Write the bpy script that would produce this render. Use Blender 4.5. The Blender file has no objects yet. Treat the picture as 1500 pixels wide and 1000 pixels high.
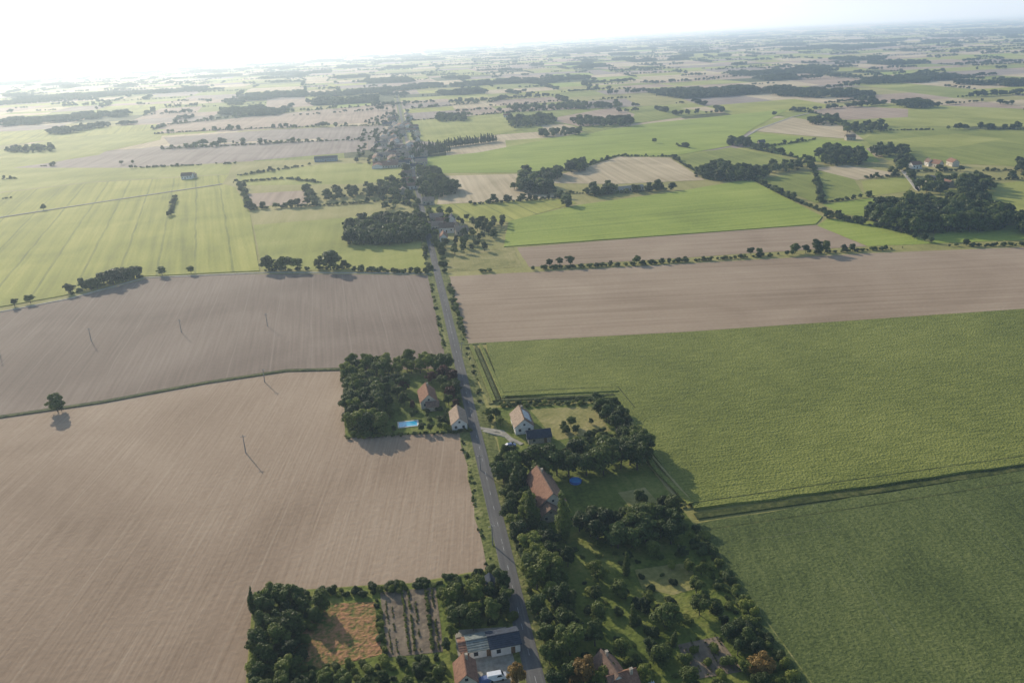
import bpy, math, random
import numpy as np
from mathutils import Vector, Matrix, noise
random.seed(11); np.random.seed(11)
R=random.Random(5)
sc=bpy.context.scene
# ---------------------------------------------------------------- survey
H=150.0; F=1210.0; ROLL=math.atan(0.0467); PITCH=math.atan((500-51.0)*math.cos(ROLL)/F)
Fv=Vector((0,math.cos(PITCH),-math.sin(PITCH))); U0=Vector((0,math.sin(PITCH),math.cos(PITCH))); R0=Vector((1,0,0))
RT=R0*math.cos(ROLL)-U0*math.sin(ROLL); UP=R0*math.sin(ROLL)+U0*math.cos(ROLL)
def G(x,y):
    d=Fv*F+RT*(x-750)+UP*(500-y)
    if d.z>-1.5: d.z=-1.5
    t=-H/d.z
    return Vector((d.x*t,d.y*t))
def PX(X,Y,Z=0):
    v=Vector((X,Y,Z-H)); w=v.dot(Fv)
    if w<1: return (-9999,9999)
    return (750+F*v.dot(RT)/w, 500-F*v.dot(UP)/w)
def ang(p,q):
    d=G(*q)-G(*p); return math.atan2(d.y,d.x)
ROADA=ang((760,900),(637,385))
cam=bpy.data.cameras.new("camera"); co=bpy.data.objects.new("camera",cam); sc.collection.objects.link(co)
cam.sensor_width=36; cam.lens=36*F/1500; cam.clip_end=300000; cam.clip_start=1
m=Matrix((RT,UP,-Fv)).transposed().to_4x4(); m.translation=(0,0,H); co.matrix_world=m
sc.camera=co
# ---------------------------------------------------------------- light
d=Fv*F+RT*(-110-750)+UP*(500-92); az=math.atan2(d.x,d.y); EL=math.radians(20.5)
S=Vector((math.sin(az)*math.cos(EL),math.cos(az)*math.cos(EL),math.sin(EL)))
sl=bpy.data.lights.new("sun",'SUN'); sl.energy=5.0; sl.angle=math.radians(0.5); sl.color=(1,0.91,0.74)
so=bpy.data.objects.new("sun",sl); sc.collection.objects.link(so); so.rotation_euler=S.to_track_quat('Z','Y').to_euler(); so.location=(0,0,300)
w=bpy.data.worlds.new("World"); sc.world=w; w.use_nodes=True
nt=w.node_tree; bg=nt.nodes['Background']; sky=nt.nodes.new('ShaderNodeTexSky'); sky.sky_type='NISHITA'; sky.sun_disc=False
sky.sun_elevation=EL; sky.sun_rotation=az; sky.altitude=150; sky.dust_density=1.0; sky.ozone_density=1.5
nt.links.new(sky.outputs[0],bg.inputs[0]); bg.inputs[1].default_value=0.14
sc.view_settings.view_transform='Standard'; sc.view_settings.look='None'; sc.view_settings.exposure=0
# ---------------------------------------------------------------- material helpers
def newmat(name):
    m=bpy.data.materials.new(name); m.use_nodes=True; n=m.node_tree; b=n.nodes['Principled BSDF']
    b.inputs['Roughness'].default_value=0.9; b.inputs['Specular IOR Level'].default_value=0.1
    return m,n,b
def N(n,t,**k):
    x=n.nodes.new(t)
    for a,v in k.items(): setattr(x,a,v)
    return x
def mth(n,op,a,b=None):
    x=N(n,'ShaderNodeMath',operation=op)
    for i,v in enumerate((a,b)):
        if v is None: continue
        if isinstance(v,(int,float)): x.inputs[i].default_value=v
        else: n.links.new(v,x.inputs[i])
    return x.outputs[0]
def ramp(n,fac,cols,lo,hi):
    r=N(n,'ShaderNodeValToRGB'); e=r.color_ramp.elements
    k=len(cols)
    while len(e)<k: e.new(0.5)
    for i,c in enumerate(cols):
        e[i].position=lo+(hi-lo)*i/(k-1); e[i].color=(*c,1)
    n.links.new(fac,r.inputs[0]); return r.outputs[0]
def field_mat(name,cols,a=ROADA,row=1.0,wr=0.3,wp=0.5,wf=0.2,patch=0.012,fine=0.5,tram=None,bump=0.3,lo=.36,hi=.64,tramc=(.05,.06,.02),tw=1.2,streak=40,ta=.9,gain=1.0):
    m,n,b=newmat(name)
    cols=[tuple(v*gain for v in c) for c in cols]
    g=N(n,'ShaderNodeNewGeometry'); mp=N(n,'ShaderNodeMapping'); mp.inputs['Rotation'].default_value=(0,0,math.pi/2-a)
    n.links.new(g.outputs['Position'],mp.inputs[0]); v=mp.outputs[0]
    m2=N(n,'ShaderNodeMapping'); m2.inputs['Scale'].default_value=(1/row,1/(row*streak),1); n.links.new(v,m2.inputs[0])
    def nz(vec,s,det,dist=0):
        x=N(n,'ShaderNodeTexNoise'); x.inputs['Scale'].default_value=s; x.inputs['Detail'].default_value=det; x.inputs['Distortion'].default_value=dist
        n.links.new(vec,x.inputs['Vector']); return x.outputs[0]
    r=nz(m2.outputs[0],1,2); p=nz(v,patch,5,.8); f=nz(v,fine,3)
    s=mth(n,'ADD',mth(n,'ADD',mth(n,'MULTIPLY',r,wr),mth(n,'MULTIPLY',p,wp)),mth(n,'MULTIPLY',f,wf))
    s=mth(n,'DIVIDE',s,wr+wp+wf)
    c=ramp(n,s,cols,lo,hi)
    if tram:
        sx=N(n,'ShaderNodeSeparateXYZ'); n.links.new(v,sx.inputs[0])
        wob=mth(n,'MULTIPLY',nz(v,.02,1),3.0)
        fr=mth(n,'FRACT',mth(n,'DIVIDE',mth(n,'ADD',sx.outputs[0],wob),tram))
        t=mth(n,'LESS_THAN',fr,tw/tram)
        t=mth(n,'MULTIPLY',t,mth(n,'MULTIPLY',nz(v,.03,2),ta))
        mx=N(n,'ShaderNodeMixRGB'); mx.inputs[2].default_value=(*tramc,1); n.links.new(t,mx.inputs[0]); n.links.new(c,mx.inputs[1]); c=mx.outputs[0]
    n.links.new(c,b.inputs['Base Color'])
    if bump:
        bp=N(n,'ShaderNodeBump'); bp.inputs['Strength'].default_value=bump; bp.inputs['Distance'].default_value=1.0
        n.links.new(mth(n,'ADD',mth(n,'MULTIPLY',r,.5),f),bp.inputs['Height']); n.links.new(bp.outputs[0],b.inputs['Normal'])
    return m
def plain(name,c,rough=.8,var=.25,scale=1.5,metal=0,spec=.3):
    m,n,b=newmat(name); b.inputs['Roughness'].default_value=rough; b.inputs['Metallic'].default_value=metal; b.inputs['Specular IOR Level'].default_value=spec
    x=N(n,'ShaderNodeTexNoise'); x.inputs['Scale'].default_value=scale; x.inputs['Detail'].default_value=4
    g=N(n,'ShaderNodeNewGeometry'); n.links.new(g.outputs['Position'],x.inputs['Vector'])
    n.links.new(ramp(n,x.outputs[0],[tuple(v*(1-var) for v in c),tuple(min(1,v*(1+var)) for v in c)],.35,.65),b.inputs['Base Color'])
    return m
def foliage(name,dark,light,trans=.35):
    m,n,b=newmat(name); b.inputs['Roughness'].default_value=.6; b.inputs['Specular IOR Level'].default_value=.25
    tc=N(n,'ShaderNodeTexCoord'); x=N(n,'ShaderNodeTexNoise'); x.inputs['Scale'].default_value=.9; x.inputs['Detail'].default_value=3
    n.links.new(tc.outputs['Object'],x.inputs['Vector']); oi=N(n,'ShaderNodeObjectInfo')
    s=mth(n,'ADD',mth(n,'MULTIPLY',x.outputs[0],.55),mth(n,'MULTIPLY',oi.outputs['Random'],.45))
    c=ramp(n,s,[dark,light],.22,.74); n.links.new(c,b.inputs['Base Color'])
    t=N(n,'ShaderNodeBsdfTranslucent'); n.links.new(c,t.inputs[0]); mx=N(n,'ShaderNodeMixShader'); mx.inputs[0].default_value=trans
    n.links.new(b.outputs[0],mx.inputs[1]); n.links.new(t.outputs[0],mx.inputs[2]); n.links.new(mx.outputs[0],n.nodes['Material Output'].inputs[0])
    return m
# ---------------------------------------------------------------- mesh helpers
def obj(name,verts,faces,mats,mi=None,parent=None,coll=None):
    me=bpy.data.meshes.new(name); me.from_pydata([tuple(v) for v in verts],[],faces)
    for q in mats: me.materials.append(q)
    if mi is not None: me.polygons.foreach_set('material_index',mi)
    me.update(); o=bpy.data.objects.new(name,me); (coll or sc.collection).objects.link(o)
    if parent: o.parent=parent
    return o
def area(p): return .5*sum(p[i][0]*p[(i+1)%len(p)][1]-p[(i+1)%len(p)][0]*p[i][1] for i in range(len(p)))
kz=[0]
def sheet(name,px,mat,h=0,wob=.6,step=7,z=None,world=False):
    """flat field on the ground plane (optionally a standing crop h metres tall)"""
    pts=[Vector(p) if world else G(*p) for p in px]
    if area(pts)<0: pts.reverse()
    out=[]
    for i,a in enumerate(pts):
        b=pts[(i+1)%len(pts)]; L=(b-a).length; k=max(1,min(60,int(L/step)))
        for j in range(k):
            q=a.lerp(b,j/k)
            nn=noise.noise_vector(Vector((q.x*.07,q.y*.07,3.1)))
            out.append(Vector((q.x+nn.x*wob,q.y+nn.y*wob)))
    if z is None:
        kz[0]+=1; z=.03+kz[0]*.006
    n=len(out)
    vs=[(p.x,p.y,z+h) for p in out]; fs=[tuple(range(n))]
    if h:
        vs+=[(p.x,p.y,z-.02) for p in out]
        fs+=[(i,i+n,(i+1)%n+n,(i+1)%n) for i in range(n)]
    return obj(name,vs,fs,[mat])
def inpoly(p,poly):
    c=False; j=len(poly)-1
    for i in range(len(poly)):
        a,b=poly[i],poly[j]
        if (a[1]>p[1])!=(b[1]>p[1]) and p[0]<(b[0]-a[0])*(p[1]-a[1])/(b[1]-a[1])+a[0]: c=not c
        j=i
    return c
def dart(poly,sp,rnd=R,maxn=4000):
    xs=[p[0] for p in poly]; ys=[p[1] for p in poly]; out=[]; cell={}
    B_=(max(xs)-min(xs))*(max(ys)-min(ys)); tries=int(min(B_/(sp*sp)*9,60000))+20
    for _ in range(tries):
        p=(rnd.uniform(min(xs),max(xs)),rnd.uniform(min(ys),max(ys)))
        if not inpoly(p,poly): continue
        k=(int(p[0]//sp),int(p[1]//sp)); ok=True
        for i in(-1,0,1):
            for j in(-1,0,1):
                for q in cell.get((k[0]+i,k[1]+j),()):
                    if (q[0]-p[0])**2+(q[1]-p[1])**2<sp*sp: ok=False
        if ok: cell.setdefault(k,[]).append(p); out.append(p)
        if len(out)>=maxn: break
    return out
# ---------------------------------------------------------------- foliage materials
LG=foliage('leaf_green',(.042,.066,.014),(.17,.21,.042))
LD=foliage('leaf_dark',(.028,.047,.013),(.105,.145,.034))
LY=foliage('leaf_yellowgreen',(.10,.13,.02),(.27,.30,.052))
LR=foliage('leaf_rust',(.13,.08,.02),(.30,.19,.05))
LP=foliage('leaf_plum',(.06,.028,.02),(.14,.06,.04))
LF=foliage('leaf_far',(.028,.047,.015),(.085,.11,.030))
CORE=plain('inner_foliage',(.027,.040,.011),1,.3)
BARK=plain('bark',(.10,.08,.06),1,.3,4)
# ---------------------------------------------------------------- trees
def tree_mesh(name,seed,h,rw,nleaf,ls,leaf,kind='broad'):
    r=np.random.RandomState(seed); V=[];Fc=[];MI=[]
    def cyl(a,b,r0,r1,s=6):
        a=Vector(a);b=Vector(b);dd=(b-a).normalized(); u=dd.orthogonal().normalized(); v=dd.cross(u); k=len(V)
        for (c,rr) in((a,r0),(b,r1)):
            for i in range(s):
                t=2*math.pi*i/s; V.append(c+u*math.cos(t)*rr+v*math.sin(t)*rr)
        for i in range(s): Fc.append((k+i,k+(i+1)%s,k+s+(i+1)%s,k+s+i)); MI.append(0)
    lobes=[]
    if kind=='broad':
        cz=h*.50; ex=r.uniform(.8,1.25)
        lobes.append((np.array([0,0,cz]),np.array([rw*.55,rw*.55,h*.33])))
        for i in range(17):
            t=r.uniform(0,2*math.pi); e=r.uniform(-.6,1.25); rad=rw*.72*math.cos(max(-.4,e)*.9)*r.uniform(.6,1.25)
            lobes.append((np.array([math.cos(t)*rad*ex,math.sin(t)*rad/ex,cz+math.sin(e)*h*.34*r.uniform(.8,1.2)]),np.array([1,1,.85])*rw*r.uniform(.16,.40)))
    elif kind=='poplar':
        for i in range(11):
            z=h*(.10+.82*i/10); q=math.sin(math.pi*min(1,(.18+.82*i/10))**.8)
            rr=rw*max(.28,q)*r.uniform(.85,1.1)
            lobes.append((np.array([r.normal()*rw*.16,r.normal()*rw*.16,z]),np.array([rr,rr,h*.09])))
    elif kind=='bush':
        for i in range(7):
            t=r.uniform(0,6.3); rad=rw*r.uniform(0,.6); lobes.append((np.array([math.cos(t)*rad,math.sin(t)*rad,h*r.uniform(.3,.62)]),np.array([rw*.48,rw*.48,h*.34])*r.uniform(.75,1.1)))
    elif kind=='conifer':
        for i in range(10):
            f=i/9; rr=rw*(1-f*.9)*r.uniform(.85,1.1); lobes.append((np.array([0,0,h*(.15+.8*f)]),np.array([rr,rr,h*.08])))
    tr=h*.022
    if kind!='bush':
        cyl((0,0,-.3),(0,0,h*.45),tr*1.3,tr*.7)
        for c,s in lobes[1:7]:
            cyl((0,0,h*r.uniform(.18,.36)),tuple(c),tr*.5,tr*.15,4)
    else:
        for c,s in lobes[:4]: cyl((0,0,-.2),tuple(c),tr*.8,tr*.3,4)
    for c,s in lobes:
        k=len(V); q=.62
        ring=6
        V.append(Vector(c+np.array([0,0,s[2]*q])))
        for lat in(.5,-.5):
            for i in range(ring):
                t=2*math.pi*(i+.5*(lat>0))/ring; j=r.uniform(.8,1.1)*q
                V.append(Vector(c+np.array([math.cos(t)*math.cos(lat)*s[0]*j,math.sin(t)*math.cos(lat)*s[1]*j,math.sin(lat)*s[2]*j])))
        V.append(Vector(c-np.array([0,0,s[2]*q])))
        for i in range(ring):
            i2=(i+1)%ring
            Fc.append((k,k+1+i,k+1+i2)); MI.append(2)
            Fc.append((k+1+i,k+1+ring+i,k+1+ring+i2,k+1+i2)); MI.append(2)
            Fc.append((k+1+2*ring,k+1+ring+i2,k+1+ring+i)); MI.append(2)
    wts=np.array([s[0]*s[0]+s[0]*s[2] for c,s in lobes]); wts/=wts.sum()
    li=r.choice(len(lobes),nleaf,p=wts)
    dv=r.normal(size=(nleaf,3)); dv/=np.linalg.norm(dv,axis=1)[:,None]; dv[:,2]=np.where(dv[:,2]<-.4,-dv[:,2],dv[:,2])
    C=np.array([lobes[i][0] for i in li]); Sx=np.array([lobes[i][1] for i in li])
    P=C+dv*Sx*r.uniform(.70,1.18,size=(nleaf,1))
    nr=dv+np.array([0,0,.25])+r.normal(size=(nleaf,3))*.45; nr/=np.linalg.norm(nr,axis=1)[:,None]
    rv=r.normal(size=(nleaf,3)); u=np.cross(nr,rv); u/=np.linalg.norm(u,axis=1)[:,None]; v=np.cross(nr,u)
    sz=ls*r.uniform(.55,1.25,size=(nleaf,1))
    k=len(V)
    q=[P+(u*a*r.uniform(.7,1.2,(nleaf,1))+v*b*r.uniform(.7,1.2,(nleaf,1)))*sz*.5+nr*r.normal(size=(nleaf,1))*ls*.12 for a,b in((-1,-1),(1,-1),(1,1),(-1,1))]
    A=np.stack(q,1).reshape(-1,3); V=[tuple(x) for x in V]+[tuple(x) for x in A]
    Fc+= [(k+4*i,k+4*i+1,k+4*i+2,k+4*i+3) for i in range(nleaf)]; MI+=[1]*nleaf
    me=bpy.data.meshes.new(name); me.from_pydata(V,[],Fc)
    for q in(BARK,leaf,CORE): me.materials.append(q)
    me.polygons.foreach_set('material_index',MI); me.update(); return me
T0={}
T0['oak']=[tree_mesh('oak%d'%i,20+i,10,4.4,3200,.48,LG) for i in range(4)]
T0['ash']=[tree_mesh('ash%d'%i,30+i,10,3.6,2800,.46,LD) for i in range(3)]
T0['lime']=[tree_mesh('lime%d'%i,40+i,10,4.0,2800,.48,LY) for i in range(2)]
T0['rust']=[tree_mesh('rust',50,10,4.4,2800,.48,LR)]
T0['plum']=[tree_mesh('plum',52,10,4.0,2400,.46,LP)]
T0['poplar']=[tree_mesh('poplar%d'%i,60+i,10,1.35,2800,.30,LG,'poplar') for i in range(2)]
T0['cedar']=[tree_mesh('cedar',66,10,2.4,2400,.4,LD,'conifer')]
T0['shrub']=[tree_mesh('shrub%d'%i,70+i,10,7,1800,1.0,[LG,LD,LY][i],'bush') for i in range(3)]
NAMES={'oak':'oak_tree','ash':'ash_tree','lime':'lime_tree','rust':'chestnut_tree','plum':'copper_beech_tree','poplar':'poplar_tree','cedar':'cedar_tree','shrub':'garden_shrub'}
def tree(kind,x,y,h,ws=1,world=False):
    p=Vector((x,y)) if world else G(x,y)
    o=bpy.data.objects.new(NAMES[kind],R.choice(T0[kind])); sc.collection.objects.link(o)
    s=h/10; a=R.uniform(.85,1.15)*ws
    o.location=(p.x,p.y,0); o.scale=(s*a,s*a*R.uniform(.9,1.1),s); o.rotation_euler=(R.uniform(-.06,.06),R.uniform(-.06,.06),R.uniform(0,6.28)); return o
def proto(nm,meshes):
    c=bpy.data.collections.new(nm)
    for i,me in enumerate(meshes):
        o=bpy.data.objects.new('%s_%02d'%(nm,i),me); c.objects.link(o)
    return c
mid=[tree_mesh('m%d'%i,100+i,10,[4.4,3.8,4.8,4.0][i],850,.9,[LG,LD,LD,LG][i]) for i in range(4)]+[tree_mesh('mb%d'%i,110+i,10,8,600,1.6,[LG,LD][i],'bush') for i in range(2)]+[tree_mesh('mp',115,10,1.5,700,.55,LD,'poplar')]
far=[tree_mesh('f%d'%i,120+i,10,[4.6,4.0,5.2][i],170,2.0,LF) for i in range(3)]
def grove(seed):
    r=random.Random(seed); V=[];Fc=[];MI=[]
    for x in range(-2,3):
        for y in range(-2,3):
            if r.random()<.08: continue
            me=r.choice(far); k=len(V); s=r.uniform(.65,1.35); ox=x*8.5+r.uniform(-3,3); oy=y*8.5+r.uniform(-3,3); t=r.uniform(0,6.28); c_,s_=math.cos(t),math.sin(t)
            for v in me.vertices: V.append(((v.co.x*c_-v.co.y*s_)*s+ox,(v.co.x*s_+v.co.y*c_)*s+oy,v.co.z*s))
            for p in me.polygons: Fc.append(tuple(k+i for i in p.vertices)); MI.append(p.material_index)
    me=bpy.data.meshes.new('grove'); me.from_pydata(V,[],Fc)
    for q in(BARK,LF,CORE): me.materials.append(q)
    me.polygons.foreach_set('material_index',MI); me.update(); return me
CM=proto('mid',mid); CF=proto('far',far); CG=proto('grove',[grove(1),grove(2)])
CS=proto('small',[T0['shrub'][0],T0['shrub'][1],T0['shrub'][2]])
GNc={}
def gn(coll):
    if coll.name in GNc: return GNc[coll.name]
    t=bpy.data.node_groups.new('scatter_'+coll.name,'GeometryNodeTree')
    t.interface.new_socket('Geometry',in_out='INPUT',socket_type='NodeSocketGeometry'); t.interface.new_socket('Geometry',in_out='OUTPUT',socket_type='NodeSocketGeometry')
    gi=t.nodes.new('NodeGroupInput'); go=t.nodes.new('NodeGroupOutput')
    ci=t.nodes.new('GeometryNodeCollectionInfo'); ci.inputs['Collection'].default_value=coll; ci.inputs['Separate Children'].default_value=True; ci.inputs['Reset Children'].default_value=True
    ip=t.nodes.new('GeometryNodeInstanceOnPoints'); ip.inputs['Pick Instance'].default_value=True
    def na(n,ty):
        a=t.nodes.new('GeometryNodeInputNamedAttribute'); a.data_type=ty; a.inputs['Name'].default_value=n
        return [o for o in a.outputs if o.enabled and o.name=='Attribute'][0]
    t.links.new(gi.outputs[0],ip.inputs['Points']); t.links.new(ci.outputs[0],ip.inputs['Instance'])
    t.links.new(na('idx','INT'),ip.inputs['Instance Index']); t.links.new(na('rot','FLOAT_VECTOR'),ip.inputs['Rotation']); t.links.new(na('scl','FLOAT_VECTOR'),ip.inputs['Scale'])
    t.links.new(ip.outputs[0],go.inputs[0]); GNc[coll.name]=t; return t
def scatter(name,coll,items):
    """items: (x,y,z,h,width factor,index)"""
    if not items: return
    me=bpy.data.meshes.new(name); me.from_pydata([(i[0],i[1],i[2]) for i in items],[],[])
    a=me.attributes.new('scl','FLOAT_VECTOR','POINT'); a.data.foreach_set('vector',[q for i in items for q in(i[3]*i[4],i[3]*i[4],i[3])])
    a=me.attributes.new('rot','FLOAT_VECTOR','POINT'); a.data.foreach_set('vector',[q for i in items for q in(0,0,R.uniform(0,6.28))])
    a=me.attributes.new('idx','INT','POINT'); a.data.foreach_set('value',[i[5] for i in items])
    o=bpy.data.objects.new(name,me); sc.collection.objects.link(o)
    md=o.modifiers.new('instances','NODES'); md.node_group=gn(coll); return o
def hedge(px,h,sp=7,name='hedgerow',var=.4,treep=.8,wid=2.5,under=True,idx=None,world=False,coll=None):
    pts=[Vector(p) if world else G(*p) for p in px]; it=[]; ph=R.uniform(0,99)
    for a,b in zip(pts,pts[1:]):
        L=(b-a).length; n=max(1,int(L/(sp*.72)))
        for j in range(n):
            q=a.lerp(b,(j+R.uniform(0,1))/n)
            dens=.5+noise.noise(Vector((q.x*.02,q.y*.02,ph)))*1.5
            if R.random()<treep*min(1.2,.35+dens):
                it.append((q.x+R.uniform(-wid,wid),q.y+R.uniform(-wid,wid),0,h/10*R.uniform(1-var,1+var)*(.75+.45*dens),R.uniform(.95,1.35),R.randrange(4) if idx is None else idx))
        if under:
            n=max(1,int(L/3.2))
            for j in range(n):
                q=a.lerp(b,(j+R.uniform(0,1))/n)
                if noise.noise(Vector((q.x*.03,q.y*.03,ph+7)))<-.3: continue
                it.append((q.x+R.uniform(-.8,.8),q.y+R.uniform(-.8,.8),0,R.uniform(.13,.34),R.uniform(.9,1.3),4+R.randrange(2)))
    scatter(name,coll or CM,it)
def wood(px,sp,h,name='woodland',var=.3):
    poly=[G(*p) for p in px]
    it=[(p[0],p[1],0,h/10*R.uniform(1-var,1+var),R.uniform(.95,1.25),R.randrange(4)) for p in dart(poly,sp*.66)]
    it+=[(p[0],p[1],0,R.uniform(.2,.4),R.uniform(.9,1.2),4+R.randrange(2)) for p in dart(poly,sp*.8)]
    scatter(name,CM,it)
def trees(px,sp,h0,h1,kinds,ws=1.0):
    poly=[G(*p) for p in px]
    for p in dart(poly,sp*.80): tree(R.choice(kinds),p[0],p[1],R.uniform(h0,h1)*1.08,ws,world=True)
def shrubs(px,sp,h0,h1,name='shrubbery'):
    poly=[G(*p) for p in px]
    scatter(name,CS,[(p[0],p[1],0,R.uniform(h0,h1)/10,R.uniform(.8,1.3),R.randrange(3)) for p in dart(poly,sp*.8)])
# ---------------------------------------------------------------- field materials
SOIL_A=ang((500,860),(560,640))
soil1=field_mat('soil_near',[(.25,.175,.115),(.36,.262,.180),(.46,.35,.25)],SOIL_A,row=.8,wr=.35,wp=.65,wf=.18,patch=.009,tram=26,tramc=(.46,.36,.26),tw=.6,bump=.15,lo=.32,hi=.67,ta=.6)
soil2=field_mat('soil_mid',[(.170,.125,.095),(.24,.182,.14),(.32,.25,.195)],ang((300,500),(330,420)),row=1.5,wr=.3,wp=.6,wf=.12,patch=.009,tram=20,tramc=(.34,.28,.22),tw=.7,bump=.12,lo=.32,hi=.67,ta=.6)
soil3=field_mat('soil_right',[(.26,.185,.12),(.355,.262,.18),(.44,.34,.24)],ang((700,450),(1500,410)),row=3,wr=.4,wp=.5,wf=.15,bump=.1,lo=.33,hi=.67)
maize=field_mat('maize_crop',[(.09,.110,.024),(.175,.195,.042),(.275,.285,.075)],ang((800,690),(1500,600)),row=1.2,wr=.45,wp=.40,wf=.55,patch=.018,fine=1.2,bump=.6,streak=9,lo=.34,hi=.66)
dgreen=field_mat('beet_crop',[(.050,.068,.020),(.100,.125,.036),(.165,.185,.06)],ang((1100,800),(1200,1000)),row=1.2,wr=.25,wp=.40,wf=.55,patch=.025,fine=1.2,tram=48,tramc=(.15,.17,.09),tw=.45,bump=.4,streak=10,lo=.34,hi=.66,ta=.6)
ygreen=field_mat('sunflower_crop',[(.20,.215,.040),(.32,.325,.062),(.44,.42,.10)],ang((100,420),(160,310)),row=5,wr=.5,wp=.5,wf=.2,tram=26,tramc=(.11,.14,.035),tw=1.8,bump=.4,lo=.33,hi=.67)
bgreen=field_mat('bright_crop',[(.18,.23,.036),(.275,.335,.055),(.37,.41,.085)],ang((760,350),(1190,310)),row=4,wr=.4,wp=.4,wf=.25,bump=.4,lo=.33,hi=.67)
lgreen=field_mat('meadow_green',[(.18,.20,.040),(.28,.29,.065),(.38,.37,.11)],row=8,wr=.2,wp=.5,wf=.25,bump=.3,lo=.33,hi=.67,gain=1.1)
pgreen=field_mat('pasture',[(.19,.185,.055),(.30,.275,.09),(.41,.355,.15)],row=6,wr=.2,wp=.5,wf=.25,bump=.3,lo=.33,hi=.67,gain=1.05)
mgreen=field_mat('mid_green',[(.13,.155,.030),(.22,.245,.05),(.31,.315,.08)],row=6,wr=.3,wp=.5,wf=.2,bump=.3,lo=.33,hi=.67,gain=1.05)
tan=field_mat('stubble',[(.37,.295,.17),(.49,.395,.245),(.60,.49,.32)],row=5,wr=.4,wp=.4,wf=.1,bump=.1)
brown=field_mat('fallow_soil',[(.28,.20,.14),(.37,.275,.20),(.45,.34,.25)],row=5,wr=.4,wp=.4,wf=.1,bump=.1)
greyb=field_mat('grey_soil',[(.22,.17,.14),(.285,.23,.19),(.35,.285,.24)],row=5,wr=.4,wp=.4,wf=.1,bump=.1)
verge=field_mat('verge_grass',[(.07,.09,.020),(.15,.165,.045),(.27,.25,.10)],row=2,wr=.2,wp=.3,wf=.5,patch=.08,fine=.7,bump=.5)
lawn=field_mat('lawn',[(.065,.09,.017),(.14,.172,.032),(.25,.25,.065)],row=2,wr=.15,wp=.6,wf=.3,patch=.06,fine=.8,bump=.4)
dlawn=field_mat('dry_lawn',[(.17,.17,.045),(.285,.26,.09),(.40,.335,.15)],row=2,wr=.1,wp=.6,wf=.3,patch=.06,fine=.8,bump=.3)
rusty=field_mat('rusty_meadow',[(.10,.13,.03),(.27,.17,.065),(.42,.21,.11)],row=2,wr=.1,wp=.5,wf=.65,patch=.12,fine=.9,bump=.6,lo=.40,hi=.61)
vegsoil=field_mat('garden_soil',[(.13,.10,.07),(.21,.165,.115),(.29,.23,.16)],row=1,wr=.3,wp=.3,wf=.4,patch=.1,bump=.4)
gravel=plain('gravel',(.34,.31,.25),.95,.2,.8)
under=field_mat('hedge_bottom',[(.03,.042,.012),(.068,.083,.022),(.13,.13,.045)],row=2,wr=.1,wp=.4,wf=.5,patch=.1,bump=.5)
# ---------------------------------------------------------------- ground and patchwork
base=field_mat('countryside',[(.05,.08,.02),(.16,.18,.05),(.30,.26,.15)],row=200,wr=.4,wp=.6,wf=.1,patch=.002,fine=.02,bump=0,streak=4,lo=.4,hi=.6)
obj('ground',[(-90000,-20000,-.4),(90000,-20000,-.4),(90000,90000,-.4),(-90000,90000,-.4)],[(0,1,2,3)],[base])
cells=[]
def split(q,dep):
    a,b,c,d_=q
    w_=((b-a).length+(c-d_).length)/2; h_=((d_-a).length+(c-b).length)/2
    cen=(a+b+c+d_)/4; dist=cen.length
    lim=150+dist*.024
    if max(w_,h_)<lim or (max(w_,h_)<lim*2 and min(w_,h_)<lim*.8 and R.random()<.4): cells.append(q); return
    t1=R.uniform(.35,.65); t2=t1+R.uniform(-.07,.07)
    if w_>h_*R.uniform(.7,1.1):
        e=a.lerp(b,t1); f=d_.lerp(c,t2); split((a,e,f,d_),dep+1); split((e,b,c,f),dep+1)
    else:
        e=a.lerp(d_,t1); f=b.lerp(c,t2); split((a,b,f,e),dep+1); split((e,f,c,d_),dep+1)
ra=ROADA-math.pi/2; cs,sn=math.cos(ra),math.sin(ra)
def rot(x,y): return Vector((x*cs-y*sn,x*sn+y*cs))
split((rot(-9000,-300),rot(9500,-300),rot(14000,22000),rot(-13000,22000)),0)
fm=[mgreen,lgreen,pgreen,tan,brown,greyb,bgreen,ygreen,under]
wts=[2,2.5,3.5,6,4,2.5,1.2,2.5,.5]
V=[];Fc=[];MI=[];hh=[];gg=[]
def visible_core(p):
    x,y=PX(p.x,p.y); return -60<x<1560 and y>170
for q in cells:
    k=len(V); V+=[(p.x,p.y,-.1) for p in q]; Fc.append((k,k+1,k+2,k+3)); cen=(q[0]+q[1]+q[2]+q[3])/4
    x,y=PX(cen.x,cen.y); inview=-500<x<2000 and y<1600
    dist=cen.length
    isw=R.random()<.09 and not visible_core(cen)
    MI.append(8 if isw else R.choices(range(9),wts)[0])
    if not inview: continue
    if isw:
        w_=(q[1]-q[0]).length; h_=(q[3]-q[0]).length; sp=38
        for i in range(max(1,int(w_/sp))):
            for j in range(max(1,int(h_/sp))):
                u=(i+R.uniform(.3,.7))/max(1,int(w_/sp)); v=(j+R.uniform(.3,.7))/max(1,int(h_/sp))
                p=q[0].lerp(q[1],u).lerp(q[3].lerp(q[2],u),v)
                if noise.noise(Vector((p.x*.006,p.y*.006,5)))<-.05: continue
                if not visible_core(p): gg.append((p.x,p.y,0,R.uniform(.8,1.3),1.05,R.randrange(2)))
        continue
    for e in range(4):
        if R.random()<(.38 if e in(0,2) else .17):
            a,b=q[e],q[(e+1)%4]; n=int((b-a).length/8); full=R.uniform(.3,.95); hs=R.uniform(.45,1.15)
            ph=R.uniform(0,99)
            for j in range(n):
                if noise.noise(Vector((j*.12,ph,0)))*.9+.5>full: continue
                p=a.lerp(b,(j+R.random())/n)
                if visible_core(p): continue
                hh.append((p.x+R.uniform(-2,2),p.y+R.uniform(-2,2),0,hs*R.uniform(.6,1.3),R.uniform(.95,1.4),R.randrange(3)))
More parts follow.
